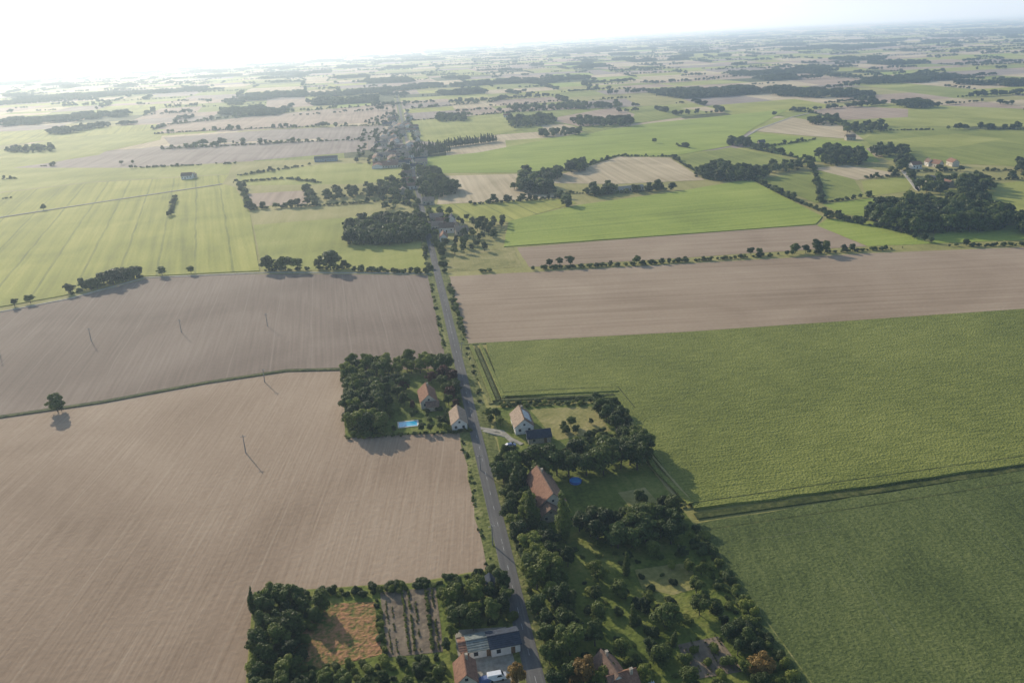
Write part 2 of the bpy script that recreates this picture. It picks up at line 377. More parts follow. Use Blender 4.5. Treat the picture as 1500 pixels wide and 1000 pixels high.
obj('farmland',V,Fc,fm,MI)
scatter('distant_hedgerows',CF,hh); scatter('distant_woodland',CG,gg)
# ---------------------------------------------------------------- hand-surveyed fields
def fl(nm,px,mat,h=0,**k): return sheet(nm,px,mat,h,**k)
fl('grassland',[(-500,1500),(2300,1500),(2300,400),(1600,230),(640,230),(560,230),(-300,260)],pgreen,wob=0)
fl('ploughed_field',[(-700,760),(0,612),(150,590),(300,562),(420,545),(503,543),(506,641),(690,633),(706,720),(722,832),(600,853),(450,862),(372,868),(360,1000),(350,1300),(-900,1300)],soil1)
fl('ploughed_field',[(-500,560),(0,458),(110,436),(215,408),(300,402),(450,401),(632,403),(655,518),(655,545),(420,542),(300,559),(150,587),(0,609),(-700,755)],soil2)
fl('ploughed_field',[(657,405),(900,392),(1270,371),(1500,362),(1900,345),(2000,405),(1500,453),(1000,487),(682,505)],soil3)
fl('maize_field',[(712,505),(1000,489),(1500,455),(2000,410),(2300,590),(1500,682),(1250,717),(1018,748),(985,705),(925,625),(905,585),(735,582)],maize,h=1.0,wob=1)
fl('beet_field',[(1022,768),(1250,730),(1500,690),(2400,580),(2800,1300),(1250,1300),(1175,1010),(1080,890)],dgreen,h=.35,wob=1)
fl('sunflower_field',[(-250,500),(0,450),(90,434),(212,405),(380,397),(366,312),(345,275),(330,271),(150,297),(0,321),(-350,365)],ygreen,h=.4)
fl('meadow',[(384,394),(368,312),(520,300),(606,291),(631,392),(500,396)],lgreen)
fl('meadow',[(368,330),(366,310),(520,298),(607,291),(612,312),(520,318)],pgreen)
fl('brown_field',[(362,284),(448,279),(455,298),(370,303)],brown)
fl('meadow',[(-400,365),(0,318),(150,295),(325,270),(335,256),(130,268),(-300,318)],ygreen)
fl('pasture',[(-300,315),(130,267),(335,255),(340,240),(180,246),(60,240),(-300,268)],lgreen)
fl('grey_field',[(20,246),(225,215),(430,207),(535,205),(530,222),(340,238),(190,246)],greyb)
fl('pasture',[(80,238),(235,205),(240,190),(100,200),(0,220),(0,248)],lgreen)
fl('grey_field',[(250,213),(240,202),(400,190),(560,184),(575,195),(560,200),(420,205)],greyb)
fl('brown_field',[(228,196),(260,182),(430,165),(585,150),(590,160),(575,178),(400,187)],brown)
fl('pasture',[(345,256),(480,240),(598,238),(602,262),(520,270),(350,272)],lgreen)
fl('meadow',[(-150,230),(80,205),(225,190),(230,182),(60,190),(-200,205)],ygreen)
fl('brown_field',[(757,363),(960,347),(1195,330),(1270,361),(1100,371),(1000,378),(800,390),(775,391)],soil3)
fl('dry_meadow',[(643,372),(752,362),(765,391),(655,399)],dlawn)
fl('green_field',[(738,362),(745,325),(840,302),(1000,280),(1098,263),(1205,318),(1195,329),(950,347)],bgreen,h=.4)
fl('green_field',[(1197,331),(1212,320),(1285,325),(1368,357),(1272,361)],bgreen)
fl('green_field',[(1110,262),(1200,250),(1250,262),(1265,285),(1195,298)],mgreen)
fl('tan_field',[(1190,247),(1240,242),(1322,255),(1255,264)],tan)
fl('meadow',[(1205,299),(1330,280),(1345,262),(1322,259),(1262,266),(1268,286)],lgreen)
fl('meadow',[(1205,300),(1275,290),(1300,300),(1280,318),(1235,315)],bgreen)
fl('meadow',[(1365,357),(1500,352),(1900,335),(1850,310),(1480,330),(1370,342)],bgreen)
fl('pasture',[(1370,280),(1500,265),(1800,262),(1850,300),(1480,312),(1400,300)],lgreen)
fl('tan_field',[(640,300),(650,258),(800,254),(770,274),(830,288),(760,293)],tan)
fl('meadow',[(628,306),(640,300),(830,291),(845,298),(745,325),(650,325)],ygreen)
fl('tan_field',[(850,248),(905,230),(980,231),(1032,264),(900,270),(770,268)],tan)
fl('green_field',[(612,232),(700,224),(850,195),(960,180),(1155,160),(1100,190),(1070,214),(985,229),(905,229),(850,247),(800,253),(640,254),(612,252)],bgreen)
fl('green_field',[(985,232),(1070,216),(1190,240),(1100,252),(1040,262)],mgreen)
fl('tan_field',[(1100,192),(1160,172),(1240,186),(1265,205),(1190,200)],tan)
fl('green_field',[(1090,200),(1105,195),(1200,204),(1260,210),(1290,238),(1200,238),(1110,218)],bgreen)
fl('meadow',[(1265,204),(1290,190),(1500,190),(1900,195),(1850,250),(1500,245),(1300,235)],mgreen)
fl('tan_field',[(1290,206),(1400,196),(1470,204),(1400,216),(1310,216)],lgreen)
fl('meadow',[(1170,165),(1260,150),(1500,160),(1900,165),(1900,190),(1500,186),(1300,185),(1230,184)],lgreen)
fl('tan_field',[(1180,163),(1240,155),(1330,160),(1330,172),(1240,176)],brown)
fl('pasture',[(595,205),(600,178),(740,165),(830,175),(725,198),(650,210)],lgreen)
fl('pasture',[(860,197),(925,182),(1050,165),(960,155),(740,165),(840,185)],mgreen)
fl('tan_field',[(800,175),(900,157),(930,168),(920,180),(850,186)],brown)
# ---------------------------------------------------------------- road
asph=field_mat('asphalt',[(.10,.098,.095),(.135,.13,.125),(.18,.175,.165)],row=.8,wr=.5,wp=.3,wf=.2,patch=.05,fine=2,bump=.05,streak=60)
whitep=plain('road_paint',(.42,.42,.41),.8,.35,1.2)
def strip(name,px,prof,mats,mi,world=False):
    """prof: list of (offset,z); extruded along the centreline"""
    pts=[Vector(p) if world else G(*p) for p in px]; fine=[]
    for a,b in zip(pts,pts[1:]):
        n=max(1,min(60,int((b-a).length/8))); fine+=[a.lerp(b,i/n) for i in range(n)]
    fine.append(pts[-1]); V=[];Fc=[];M=[]
    for i,p in enumerate(fine):
        t=(fine[min(i+1,len(fine)-1)]-fine[max(i-1,0)]).normalized(); nn=Vector((t.y,-t.x))
        for o_,z in prof:
            wv=0
            if abs(o_)>3.6: wv=noise.noise(Vector((p.x*.1,p.y*.1,o_)))*1.2
            q=p+nn*(o_+wv*(1 if o_>0 else -1)); V.append((q.x,q.y,z))
    k=len(prof)
    for i in range(len(fine)-1):
        for j in range(k-1):
            Fc.append((i*k+j,i*k+j+1,(i+1)*k+j+1,(i+1)*k+j)); M.append(mi[j])
    return obj(name,V,Fc,mats,M)
RD=[(840,1230),(786,1003),(760,900),(736,798),(712,697),(690,606),(669,518),(651,442),(637,385),(624,330),(611,277),(600,226),(590,181),(583,149),(581,140)]
def roadx(y):
    for (x0,y0),(x1,y1) in zip(RD,RD[1:]):
        if y1<=y<=y0: return x0+(x1-x0)*(y-y0)/(y1-y0)
strip('road_verge',RD,[(-6.5,0.05),(-4,.42),(-2.2,.5),(2.2,.5),(4,.42),(7,.05)],[verge],[0]*5)
strip('road',RD,[(-2.45,.40),(-2.3,.56),(0,.59),(2.3,.56),(2.45,.40)],[asph],[0]*4)
pts=[G(*p) for p in RD]
V=[];Fc=[]
for a,b in zip(pts,pts[1:]):
    L=(b-a).length; t=(b-a)/L; nn=Vector((t.y,-t.x)); s=0
    if b.length>900: break
    while s<L-3:
        k=len(V)
        for (o_,l_) in((-.06,0),(.06,0),(.06,2.5),(-.06,2.5)):
            q=a+t*(s+l_)+nn*o_; V.append((q.x,q.y,.60))
        Fc.append((k,k+1,k+2,k+3))
        s+=10
obj('road_markings',V,Fc,[whitep])
lane=plain('lane_gravel',(.36,.33,.27),.95,.2,.3)
def path(name,px,w_,mat,z=.42): return strip(name,px,[(-w_/2,z-.35),(-w_/2+.2,z),(w_/2-.2,z),(w_/2,z-.35)],[mat],[0]*3)
path('farm_track',[(-120,345),(0,319),(150,296),(325,270)],3.5,lane,.6)
path('farm_track',[(-80,476),(0,457),(100,438),(212,407),(400,399),(638,401)],2.2,lane,.35)
path('farm_track',[(1322,250),(1345,280),(1330,240)],4,lane,.6)
path('farm_track',[(1085,205),(1110,190),(1160,172),(1200,163)],4,lane,.65)
path('driveway',[(701,628),(735,633),(752,648)],2.6,gravel,.5)
path('driveway',[(708,632),(742,640),(765,652)],2.0,gravel,.55)
path('field_margin',[(-400,690),(0,611),(150,589),(300,561),(420,543),(503,541)],3.0,under,.5)
path('field_margin',[(1018,757),(1250,724),(1500,686),(2000,620)],3.6,under,.5)
path('field_margin',[(683,507),(720,592)],2.5,verge,.5)
path('maize_strip',[(690,508),(724,590)],2.0,maize,1.3)
path('maize_strip',[(697,508),(731,588)],1.6,under,1.0)
path('maize_strip',[(704,507),(738,586)],1.8,maize,1.3)
path('maize_strip',[(735,589),(900,581)],2.2,under,1.3)
path('maize_strip',[(735,583),(905,575)],2.2,maize,1.5)
path('crop_row_gap',[(1000,742),(1250,706),(1500,671),(1900,618)],.9,under,1.09)
path('crop_row_gap',[(735,577),(905,569),(930,600)],.9,under,1.09)
path('field_margin',[(680,505),(1000,488),(1500,454),(1900,420)],2,verge,.45)
path('headland',[(918,618),(935,660),(1003,745)],1.6,dlawn,.6)
path('headland',[(930,640),(960,690),(1012,742)],2.2,maize,1.5)
path('headland',[(926,622),(950,665),(1010,735)],1.2,dlawn,1.15)
path('worn_track',[(1095,792),(1150,785),(1200,776),(1225,770)],.42,tan,.44)
path('worn_track',[(1040,776),(1240,747),(1500,706)],1.0,under,.44)
path('worn_track',[(1040,790),(1100,880),(1195,1010)],.8,verge,.42)
# ---------------------------------------------------------------- gardens (ground covers)
fl('garden_lawn',[(503,545),(655,540),(688,632),(506,641)],lawn,z=.30)
fl('garden_lawn',[(722,598),(905,590),(935,660),(990,735),(1022,775),(1085,880),(1170,1010),(1180,1200),(835,1200),(780,935)],lawn,z=.31)
fl('dry_lawn',[(775,600),(870,596),(895,632),(815,645)],dlawn,z=.33)
fl('dry_lawn',[(905,722),(945,715),(965,738),(930,752)],dlawn,z=.34)  # paler grass colour paints in the sunlit part of the shaded lawn
fl('sunlit_lawn',[(930,835),(1010,825),(1025,862),(985,872),(940,862)],dlawn,z=.35)  # sunlight on this lawn is put in by the paler grass colour
fl('garden_lawn',[(372,868),(450,864),(600,855),(722,835),(785,1010),(800,1200),(350,1200)],lawn,z=.30)
fl('rusty_meadow',[(474,886),(548,882),(560,958),(500,975),(432,986),(425,955)],rusty,z=.36)
fl('vegetable_garden',[(556,868),(638,861),(650,955),(568,963)],vegsoil,z=.37)
fl('vegetable_plot',[(992,945),(1050,932),(1088,985),(1012,998)],vegsoil,z=.38)
fl('shed_yard',[(665,925),(760,918),(782,1010),(680,1010)],gravel,z=.39)
it=[]
for i in range(9):
    f=(i+.6)/9.3
    a=G(558+80*f,870-7*f); b=G(569+80*f,960-7*f); L=(b-a).length; n=int(L/.55)
    if i in(2,6): continue
    hv=R.uniform(.4,1.1)
    for j in range(n):
        if noise.noise(Vector((j*.13,i*7.3,0)))>.25: continue
        p=a.lerp(b,(j+R.random()*.6)/n); it.append((p.x+R.uniform(-.2,.2),p.y,.37,hv*R.uniform(.05,.11),.9,R.choice([0,2,2,2])))
scatter('vegetable_rows',CS,it)
it=[]
for i in range(10):
    f=(i+.5)/10
    a=G(992+58*f,945-13*f); b=G(1012+76*f,998-13*f); n=int((b-a).length/.8)
    for j in range(n):
        if R.random()<.4: p=a.lerp(b,j/n); it.append((p.x,p.y,.38,R.uniform(.02,.05),.9,2))
scatter('plot_rows',CS,it)
# ---------------------------------------------------------------- foreground trees
B=['oak','ash','oak','ash','oak','lime']; D=['ash','oak','ash']
# west garden
trees([(512,560),(548,560),(558,600),(562,636),(513,640)],5.0,6.5,9.5,B)
trees([(506,540),(560,539),(560,562),(507,564)],5,6,9,['lime','oak','lime','lime'])
trees([(560,539),(652,536),(655,547),(565,552)],5.0,6,9,['oak','lime','lime'])
trees([(550,565),(595,565),(598,595),(562,600)],6.5,5.5,8,['ash','oak','ash'])
trees([(560,632),(578,632),(580,638),(562,640)],4,3.5,5,B)
trees([(618,632),(660,628),(662,634),(620,637)],4,3,4.8,['lime','oak','lime'])
trees([(645,548),(668,560),(674,600),(655,605)],5.0,4.5,7.5,['oak','ash','oak','plum'])
tree('plum',604,600,4.5); tree('plum',632,562,6.5); tree('plum',592,575,6); tree('lime',572,612,4.5); tree('ash',606,612,4); tree('oak',648,622,4.5)
shrubs([(610,604),(655,600),(658,626),(618,628)],4.4,.8,2.2); shrubs([(505,640),(690,631),(690,634),(505,644)],2.5,.9,1.8,'boundary_hedge'); shrubs([(505,545),(550,545),(560,638),(508,642)],3.5,2,4)
# east property
trees([(712,612),(732,612),(740,628),(718,624)],4.5,4,6,B)
trees([(872,600),(908,600),(922,628),(903,638),(886,620)],5,6.5,9,D)
trees([(822,625),(842,625),(845,637),(826,638)],4.5,4,5,B); tree('oak',866,622,3)
shrubs([(733,592),(885,586),(890,592),(735,598)],2.6,1,2.4,'boundary_hedge')
shrubs([(875,630),(915,640),(920,655),(840,650)],3,1.5,3)
trees([(730,690),(800,686),(860,680),(930,672),(938,692),(870,698),(800,704),(736,712)],5.4,8.5,11.5,['ash','oak','ash','oak'],1.1)
trees([(905,642),(934,652),(945,685),(915,670)],4.8,8,11,D)
trees([(735,705),(765,705),(780,775),(755,785)],5.4,5.5,8.5,B)
tree('poplar',757,728,13,1.3); tree('poplar',780,775,15,1.15); tree('poplar',826,788,17.5,1.2); tree('poplar',738,694,12,1.2); tree('poplar',371,899,9,.8)
trees([(848,778),(985,770),(1005,795),(940,803),(870,804)],5.2,6.5,10,['ash','oak','ash','oak'],1.1)
trees([(935,745),(985,750),(1003,778),(950,772)],5.4,5,8,B)
trees([(758,785),(800,790),(825,880),(850,1000),(862,1080),(820,1080),(785,900)],6.0,5.5,9.5,B,1.05)
trees([(805,820),(905,830),(965,890),(995,950),(980,965),(900,990),(840,905)],9.2,4.5,8,['ash','oak','oak','lime','poplar','ash'])
trees([(895,802),(1000,800),(1010,818),(920,826)],9,4,6.5,['oak','ash'])
trees([(1000,830),(1030,840),(1032,852),(1005,848)],4.2,4,5.5,['lime'])
trees([(1012,862),(1035,866),(1108,965),(1078,968),(1050,915)],4.8,3.5,6,B)
trees([(935,885),(1030,885),(1045,915),(960,925)],8,3.5,6,['oak','ash'])
trees([(850,990),(985,968),(985,1005),(1060,1010),(1060,1060),(860,1060)],8,3.5,6.5,B)
tree('rust',1113,990,6.5,1.1); tree('rust',855,1003,8.5,1.1); tree('lime',1095,990,5); tree('rust',757,1003,6.5); tree('lime',880,1010,6); tree('lime',975,905,5)
trees([(1100,995),(1160,1005),(1170,1050),(1090,1040)],4.6,4,6,B)
shrubs([(795,795),(1000,790),(1040,880),(1150,1000),(850,1000)],6,.8,3.0)
shrubs([(1000,775),(1025,775),(1175,1010),(1150,1010),(1085,920)],2.8,1.2,3.0,'boundary_hedge')
shrubs([(735,700),(775,700),(845,1000),(808,1010)],4.4,1.5,3.6)
# south-west garden
trees([(376,888),(440,884),(472,884),(475,905),(430,945),(380,960)],4.8,4.5,7.5,B,1.05)
trees([(374,955),(425,960),(430,1010),(367,1060)],4.6,4.5,7,B,1.05)
trees([(430,1006),(665,992),(660,1060),(430,1080)],5,3.5,5.5,B)
trees([(650,872),(740,862),(754,905),(700,925),(664,925)],5.1,4.5,7.5,B+['lime'])
trees([(652,930),(666,930),(668,950),(655,955)],4,3,4.5,B)
trees([(555,868),(575,866),(575,872),(556,874)],4,2.5,3.5,['lime']); tree('cedar',702,857,5.5)
shrubs([(374,872),(560,862),(722,838),(722,845),(560,872),(376,882)],2.3,1,2.6,'boundary_hedge')
shrubs([(425,982),(650,965),(655,992),(430,1003)],2.8,1,2.8); shrubs([(374,880),(475,880),(430,1000),(370,1000)],3.6,1.5,3.5)
shrubs([(548,880),(556,880),(566,962),(558,962)],2.0,.8,2.2,'boundary_hedge'); shrubs([(645,860),(740,855),(755,912),(660,918)],3.6,1,3.5)
def roadside(y0,y1,side,dens,h0,h1):
    it=[]; n=int((G(roadx(y1),y1)-G(roadx(y0),y0)).length*dens)
    a=G(roadx(y0),y0); b=G(roadx(y1),y1); t=(b-a).normalized(); nn=Vector((t.y,-t.x))*side
    for j in range(n):
        f=R.random()
        if noise.noise(Vector((f*12,y0,side)))<-.1: continue
        q=a.lerp(b,f)+nn*R.uniform(4.6,6.6); it.append((q.x,q.y,0.05,R.uniform(h0,h1)/10,R.uniform(.8,1.3),R.randrange(3)))
    scatter('roadside_scrub',CS,it)
roadside(835,640,-1,.5,.4,1.1); roadside(630,540,-1,.5,.8,2.2); roadside(600,510,1,.35,.6,1.5); roadside(540,410,-1,.5,.5,1.5); roadside(500,420,1,.6,.8,3.0); roadside(400,300,-1,.5,1,4); roadside(400,300,1,.5,1,4)
# ---------------------------------------------------------------- mid-distance trees
tree('oak',85,603,9); tree('oak',90,601,6)
for x,y,h in((22,449,6),(45,444,6),(238,404,7),(280,401,6),(105,430,7),(122,424,9),(134,425,9),(64,308,7),(150,418,10),(160,412,9),(175,411,10),(190,410,9),(205,405,7),(178,241,6),(195,240,6),(256,298,5),(252,310,5)): tree(R.choice(['oak','ash']),x,y,h,1.2)
hedge([(98,432),(212,405)],8,8)
hedge([(386,397),(450,396)],7.5,6); hedge([(465,395),(512,394)],10,7); hedge([(515,397),(632,401)],4.5,6)
wood([(510,358),(512,338),(560,330),(618,330),(625,352),(570,360)],7,11); wood([(590,325),(618,320),(622,335),(600,340)],7,9)
hedge([(352,272),(368,308)],6,7); hedge([(366,307),(462,302)],7,8); hedge([(448,278),(462,300)],7,7)
hedge([(462,302),(530,298),(604,288)],7,7); hedge([(475,290),(600,278)],9,7); hedge([(340,268),(420,262),(470,268)],6,10,treep=.6)
hedge([(250,318),(258,288)],4,8,treep=.3)
wood([(535,276),(602,270),(602,288),(540,292)],15,9); wood([(475,283),(520,278),(522,290),(478,296)],15,8); wood([(560,300),(610,292),(614,302),(566,308)],15,7)
wood([(613,268),(650,265),(672,283),(640,290),(618,288)],10,10); wood([(613,250),(640,252),(645,262),(615,264)],11,9)
trees([(690,328),(740,325),(738,335),(700,342)],8,6,9,D); trees([(632,360),(690,355),(712,368),(650,375)],9,5,8,D); trees([(632,325),(690,322),(690,330),(634,332)],11,5,7,D)
trees([(665,345),(720,340),(725,352),(680,356)],10,5,8,B); trees([(640,313),(660,311),(662,318),(642,320)],8,5,8,B)
hedge([(700,399),(800,394),(935,388),(1100,377),(1275,367),(1372,362),(1500,360),(1700,352)],2.4,7,treep=.5)
for x,y,h in((805,391,6),(820,389,6),(836,389,8),(932,387,6),(1030,381,3),(1100,374,6),(1112,373,5),(1165,371,8),(1180,371,7),(1195,372,11),(1208,371,9),(1236,369,6),(1248,368,6),(1415,360,5)): tree(R.choice(['oak','ash']),x,y,h,1.15)
hedge([(1100,263),(1165,295),(1240,325),(1300,335),(1368,357)],4.5,6); hedge([(1210,320),(1300,322)],6,8,treep=.5)
wood([(1275,322),(1300,308),(1345,303),(1440,308),(1478,325),(1470,338),(1335,345),(1300,336)],9,13)
wood([(1485,330),(1560,322),(1620,345),(1500,345)],9,10)
hedge([(755,278),(830,283),(880,285),(985,278)],7,7); wood([(757,278),(770,262),(800,272),(812,284),(775,286)],11,12); wood([(865,280),(895,278),(898,286),(870,288)],11,9)
wood([(795,258),(815,252),(825,260),(805,266)],10,10); wood([(828,248),(855,242),(860,250),(838,254)],10,10); hedge([(690,300),(830,290)],5,9); hedge([(828,290),(832,305)],8,9)
wood([(1018,255),(1060,248),(1120,255),(1122,262),(1060,266),(1020,262)],12,11); hedge([(985,232),(1040,264),(1120,266)],5,10)
hedge([(1065,212),(1100,218),(1190,236)],7,10); wood([(1070,205),(1100,210),(1098,216),(1068,212)],12,9); wood([(1195,232),(1215,222),(1262,228),(1262,242),(1215,244)],13,12)
wood([(1120,248),(1185,240),(1190,250),(1130,254)],15,9); hedge([(985,230),(905,229),(850,247),(800,253)],4,12,treep=.5); hedge([(960,210),(1010,217)],6,10)
wood([(1350,270),(1375,262),(1385,285),(1355,285)],12,9); wood([(1400,275),(1430,265),(1455,280),(1430,290),(1405,287)],12,12); wood([(1310,240),(1330,232),(1340,246),(1318,250)],12,9)
hedge([(1300,252),(1500,250),(1600,250)],6.5,10,treep=.8); wood([(1490,245),(1520,240),(1530,255),(1495,255)],12,11); wood([(1275,222),(1325,220),(1330,232),(1280,230)],15,10); hedge([(1330,250),(1345,278)],8,11)
hedge([(1190,240),(1205,298)],5,9); hedge([(1250,262),(1330,258)],5,9); hedge([(1200,298),(1280,288)],5,9); hedge([(1380,268),(1500,262)],6,9); hedge([(1160,162),(1200,168),(1240,186),(1300,190)],6,12); hedge([(1110,218),(1200,204)],6,12,treep=.5)
wood([(1185,178),(1225,175),(1225,184),(1190,184)],15,10); wood([(1235,190),(1290,185),(1292,194),(1240,196)],15,10); hedge([(1290,192),(1400,190),(1500,190)],7,14,treep=.8)
wood([(745,180),(800,172),(815,182),(750,188)],15,12); wood([(835,178),(925,178),(925,185),(850,186)],15,12); wood([(790,195),(850,192),(852,198),(792,201)],14,9); wood([(640,172),(682,170),(682,178),(642,179)],15,10)
wood([(745,160),(850,155),(905,155),(910,159),(850,160),(750,164)],19,11)
it=[]
a,b=G(606,222),G(728,207)
for j in range(46):
    q=a.lerp(b,(j+.5)/46); it.append((q.x+R.uniform(-1,1),q.y+R.uniform(-1,1),0,R.uniform(.9,1.4),1.3,6))
for j in range(20):
    q=G(600,232).lerp(G(660,222),(j+.5)/20); it.append((q.x,q.y,0,R.uniform(.8,1.4),1.3,6))
scatter('poplar_avenue',CM,it)
for px,h,t in(([(235,219),(340,214),(430,209),(530,205)],7,.8),([(282,214),(360,210)],8,.7),([(225,197),(300,192),(400,188),(560,184)],7,.75),([(225,190),(260,180)],8,.8),([(260,182),(430,164),(560,155)],7,.8),([(190,247),(345,240)],5,.4),([(350,258),(470,240)],4,.6),([(0,263),(25,262)],8,.8),([(60,244),(82,243)],8,.9),([(0,292),(20,290)],6,.8),([(595,178),(740,166)],7,.6),([(600,160),(720,150),(740,145)],8,.7)): hedge(px,h,10,treep=t)
wood([(5,221),(80,216),(82,222),(20,224)],14,9)
for px in([(80,193),(180,183),(300,170),(450,158),(450,162),(300,176),(190,189),(100,197)],[(0,180),(100,172),(240,163),(240,167),(100,178),(0,188)],[(955,135),(1100,130),(1290,140),(1300,147),(1100,139),(960,140)],[(1040,160),(1100,156),(1110,162),(1045,164)],[(1190,120),(1350,114),(1500,121),(1500,127),(1350,121),(1200,125)],[(0,148),(200,134),(330,128),(330,132),(200,139),(0,154)],[(330,150),(560,132),(640,124),(640,127),(560,137),(340,155)],[(1330,152),(1500,144),(1600,150),(1500,151),(1340,158)]):
    poly=[G(*p) for p in px]; scatter('distant_woodland',CG,[(p[0],p[1],0,R.uniform(.7,1.15),1.1,R.randrange(2)) for p in dart(poly,34,maxn=900) if noise.noise(Vector((p[0]*.004,p[1]*.004,9)))>-.03])
wood([(525,215),(560,210),(600,225),(604,244),(560,246),(520,238)],26,7); wood([(527,195),(580,188),(590,205),(530,210)],26,7); wood([(530,180),(580,165),(586,180),(535,186)],26,7)
hedge([(560,268),(604,262)],6,11,treep=.6); hedge([(592,150),(600,180),(608,215)],6,16,treep=.7,under=False); hedge([(575,150),(582,200),(596,255)],6,20,treep=.5,under=False)
# ---------------------------------------------------------------- buildings
plaster=plain('plaster',(.55,.49,.40),.9,.12,.8); white=plain('white_render',(.72,.69,.64),.85,.1,.8); stone=plain('stone_wall',(.38,.33,.26),.95,.25,3)
glass=plain('window_glass',(.03,.035,.045),.1,.2,1,spec=.6); frame=plain('window_frame',(.6,.6,.58),.5,.05); wood_m=plain('timber',(.18,.11,.06),.8,.3,3)
def tiles(name,c,rough=.9,spec=.1):
    m,n,b=newmat(name); b.inputs['Roughness'].default_value=rough; b.inputs['Specular IOR Level'].default_value=spec
    tc=N(n,'ShaderNodeTexCoord'); wv=N(n,'ShaderNodeTexWave',bands_direction='Z'); wv.inputs['Scale'].default_value=1.6; wv.inputs['Distortion'].default_value=1.5; wv.inputs['Detail'].default_value=2
    nz=N(n,'ShaderNodeTexNoise'); nz.inputs['Scale'].default_value=1.3; nz.inputs['Detail'].default_value=6
    n.links.new(tc.outputs['Object'],wv.inputs[0]); n.links.new(tc.outputs['Object'],nz.inputs['Vector'])
    s=mth(n,'ADD',mth(n,'MULTIPLY',wv.outputs[1],.25),mth(n,'MULTIPLY',nz.outputs[0],.75))
    n.links.new(ramp(n,s,[tuple(v*.55 for v in c),c,tuple(v*1.35 for v in c)],.25,.7),b.inputs['Base Color'])
    bp=N(n,'ShaderNodeBump'); bp.inputs['Strength'].default_value=.5; bp.inputs['Distance'].default_value=.1; n.links.new(wv.outputs[1],bp.inputs['Height']); n.links.new(bp.outputs[0],b.inputs['Normal'])
    return m
terra=tiles('terracotta_tiles',(.27,.15,.10)); brownt=tiles('brown_tiles',(.20,.135,.10)); slate=tiles('slate',(.055,.065,.085)); fibro=tiles('fibre_cement',(.20,.22,.20)); palet=tiles('pale_tiles',(.36,.27,.20))
solar=plain('solar_panel',(.30,.38,.50),.25,.1,1,spec=.8); zinc=plain('zinc_sheet',(.30,.34,.38),.6,.1,1,spec=.3)
def box(name,x0,x1,y0,y1,z0,z1,mat,par):
    v=[(x,y,z) for z in(z0,z1) for y in(y0,y1) for x in(x0,x1)]
    return obj(name,v,[(0,2,3,1),(4,5,7,6),(0,1,5,4),(2,6,7,3),(0,4,6,2),(1,3,7,5)],[mat],parent=par)
def windows(par,L,W,hw,near):
    V=[];Fc=[];MI=[]
    def bx(cx,cy,cz,sx,sy,sz,mi):
        k=len(V)
        for z in(-1,1):
            for y in(-1,1):
                for x in(-1,1): V.append((cx+x*sx/2,cy+y*sy/2,cz+z*sz/2))
        for f in((0,2,3,1),(4,5,7,6),(0,1,5,4),(2,6,7,3),(0,4,6,2),(1,3,7,5)): Fc.append(tuple(k+i for i in f)); MI.append(mi)
    n=max(2,int(L/3.2))
    for s in(-1,1):
        for i in range(n):
            x=-L/2+(i+.5)*L/n
            if i==n//2: bx(x,s*W/2,1.1,1.1,.10,2.15,2)
            else: bx(x,s*W/2,hw*.55,1.3,.06,1.4,1); bx(x,s*W/2,hw*.55,1.1,.10,1.2,0)
        if near:
            for y in(-W/4,W/4): bx(s*L/2,y,hw*.55,.06,1.2,1.3,1); bx(s*L/2,y,hw*.55,.10,1.0,1.1,0)
            bx(s*L/2,0,hw+.7,.08,.8,.8,0)
    obj('windows_and_doors',V,Fc,[glass,frame,wood_m],MI,parent=par)
def house(name,x,y,L,W,hw,hr,a,wall,roof,roof2=None,near=True,chim=True,win=True,world=False,z=.3):
    p=Vector((x,y)) if world else G(x,y)
    e=bpy.data.objects.new(name,None); sc.collection.objects.link(e); e.location=(p.x,p.y,z); e.rotation_euler=(0,0,a)
    l,w_=L/2,W/2
    V=[(-l,-w_,-.5),(l,-w_,-.5),(l,w_,-.5),(-l,w_,-.5),(-l,-w_,hw),(l,-w_,hw),(l,w_,hw),(-l,w_,hw),(-l,0,hw+hr),(l,0,hw+hr)]
    obj('walls',V,[(0,1,5,4),(2,3,7,6),(1,2,6,9,5),(3,0,4,8,7)],[wall],parent=e)
    for s,mt in((-1,roof),(1,roof2 or roof)):
        o=.45; sl=hr/w_; yb=s*(w_+o); zb=hw-o*sl+.02; t=.18
        v=[(-l-o,yb,zb),(l+o,yb,zb),(l+o,0,hw+hr+.02),(-l-o,0,hw+hr+.02)]; v+=[(q[0],q[1],q[2]+t) for q in v]
        obj('roof',v,[(0,1,2,3),(4,7,6,5),(0,4,5,1),(2,6,7,3),(0,3,7,4),(1,5,6,2)],[mt],parent=e)
    if near:
        box('ridge',-l-.45,l+.45,-.14,.14,hw+hr+.17,hw+hr+.30,roof,e)
    if chim:
        box('chimney',l*.55,l*.55+.7,-.9,-.3,hw+hr*.6,hw+hr+1.0,stone,e)
        box('chimney_cap',l*.55-.08,l*.55+.78,-.98,-.22,hw+hr+1.003,hw+hr+1.1,stone,e)
    if win: windows(e,L,W,hw,near)
    return e
RA=ROADA
house('tile_barn',672,622,12.5,6.2,3.2,2.6,RA,white,palet,palet,chim=False)
house('farmhouse',627,590,13,7,3.4,3.2,RA+.05,plaster,terra); house('garden_shed',634,600,5,4,2.3,1.2,RA+1.57,stone,brownt,chim=False,win=False)
hB=house('modern_house',765,626,13,7.5,3.4,3.2,RA,white,brownt,palet)
house('modern_house_annex',789,645,9,6,2.6,1.8,RA-math.pi/2,stone,slate,slate,chim=False)
hC=house('country_house',799,732,19,8.5,4.2,3.6,RA+.1,plaster,brownt,terra)
house('country_house_wing',803,757,7,6,2.8,2.2,RA+.1,stone,brownt,chim=False)
sh=ang((680,945),(760,930))
house('lean_to_shed',683,954,3.2,5.0,2.2,.7,sh,terra,terra,chim=False,win=False)
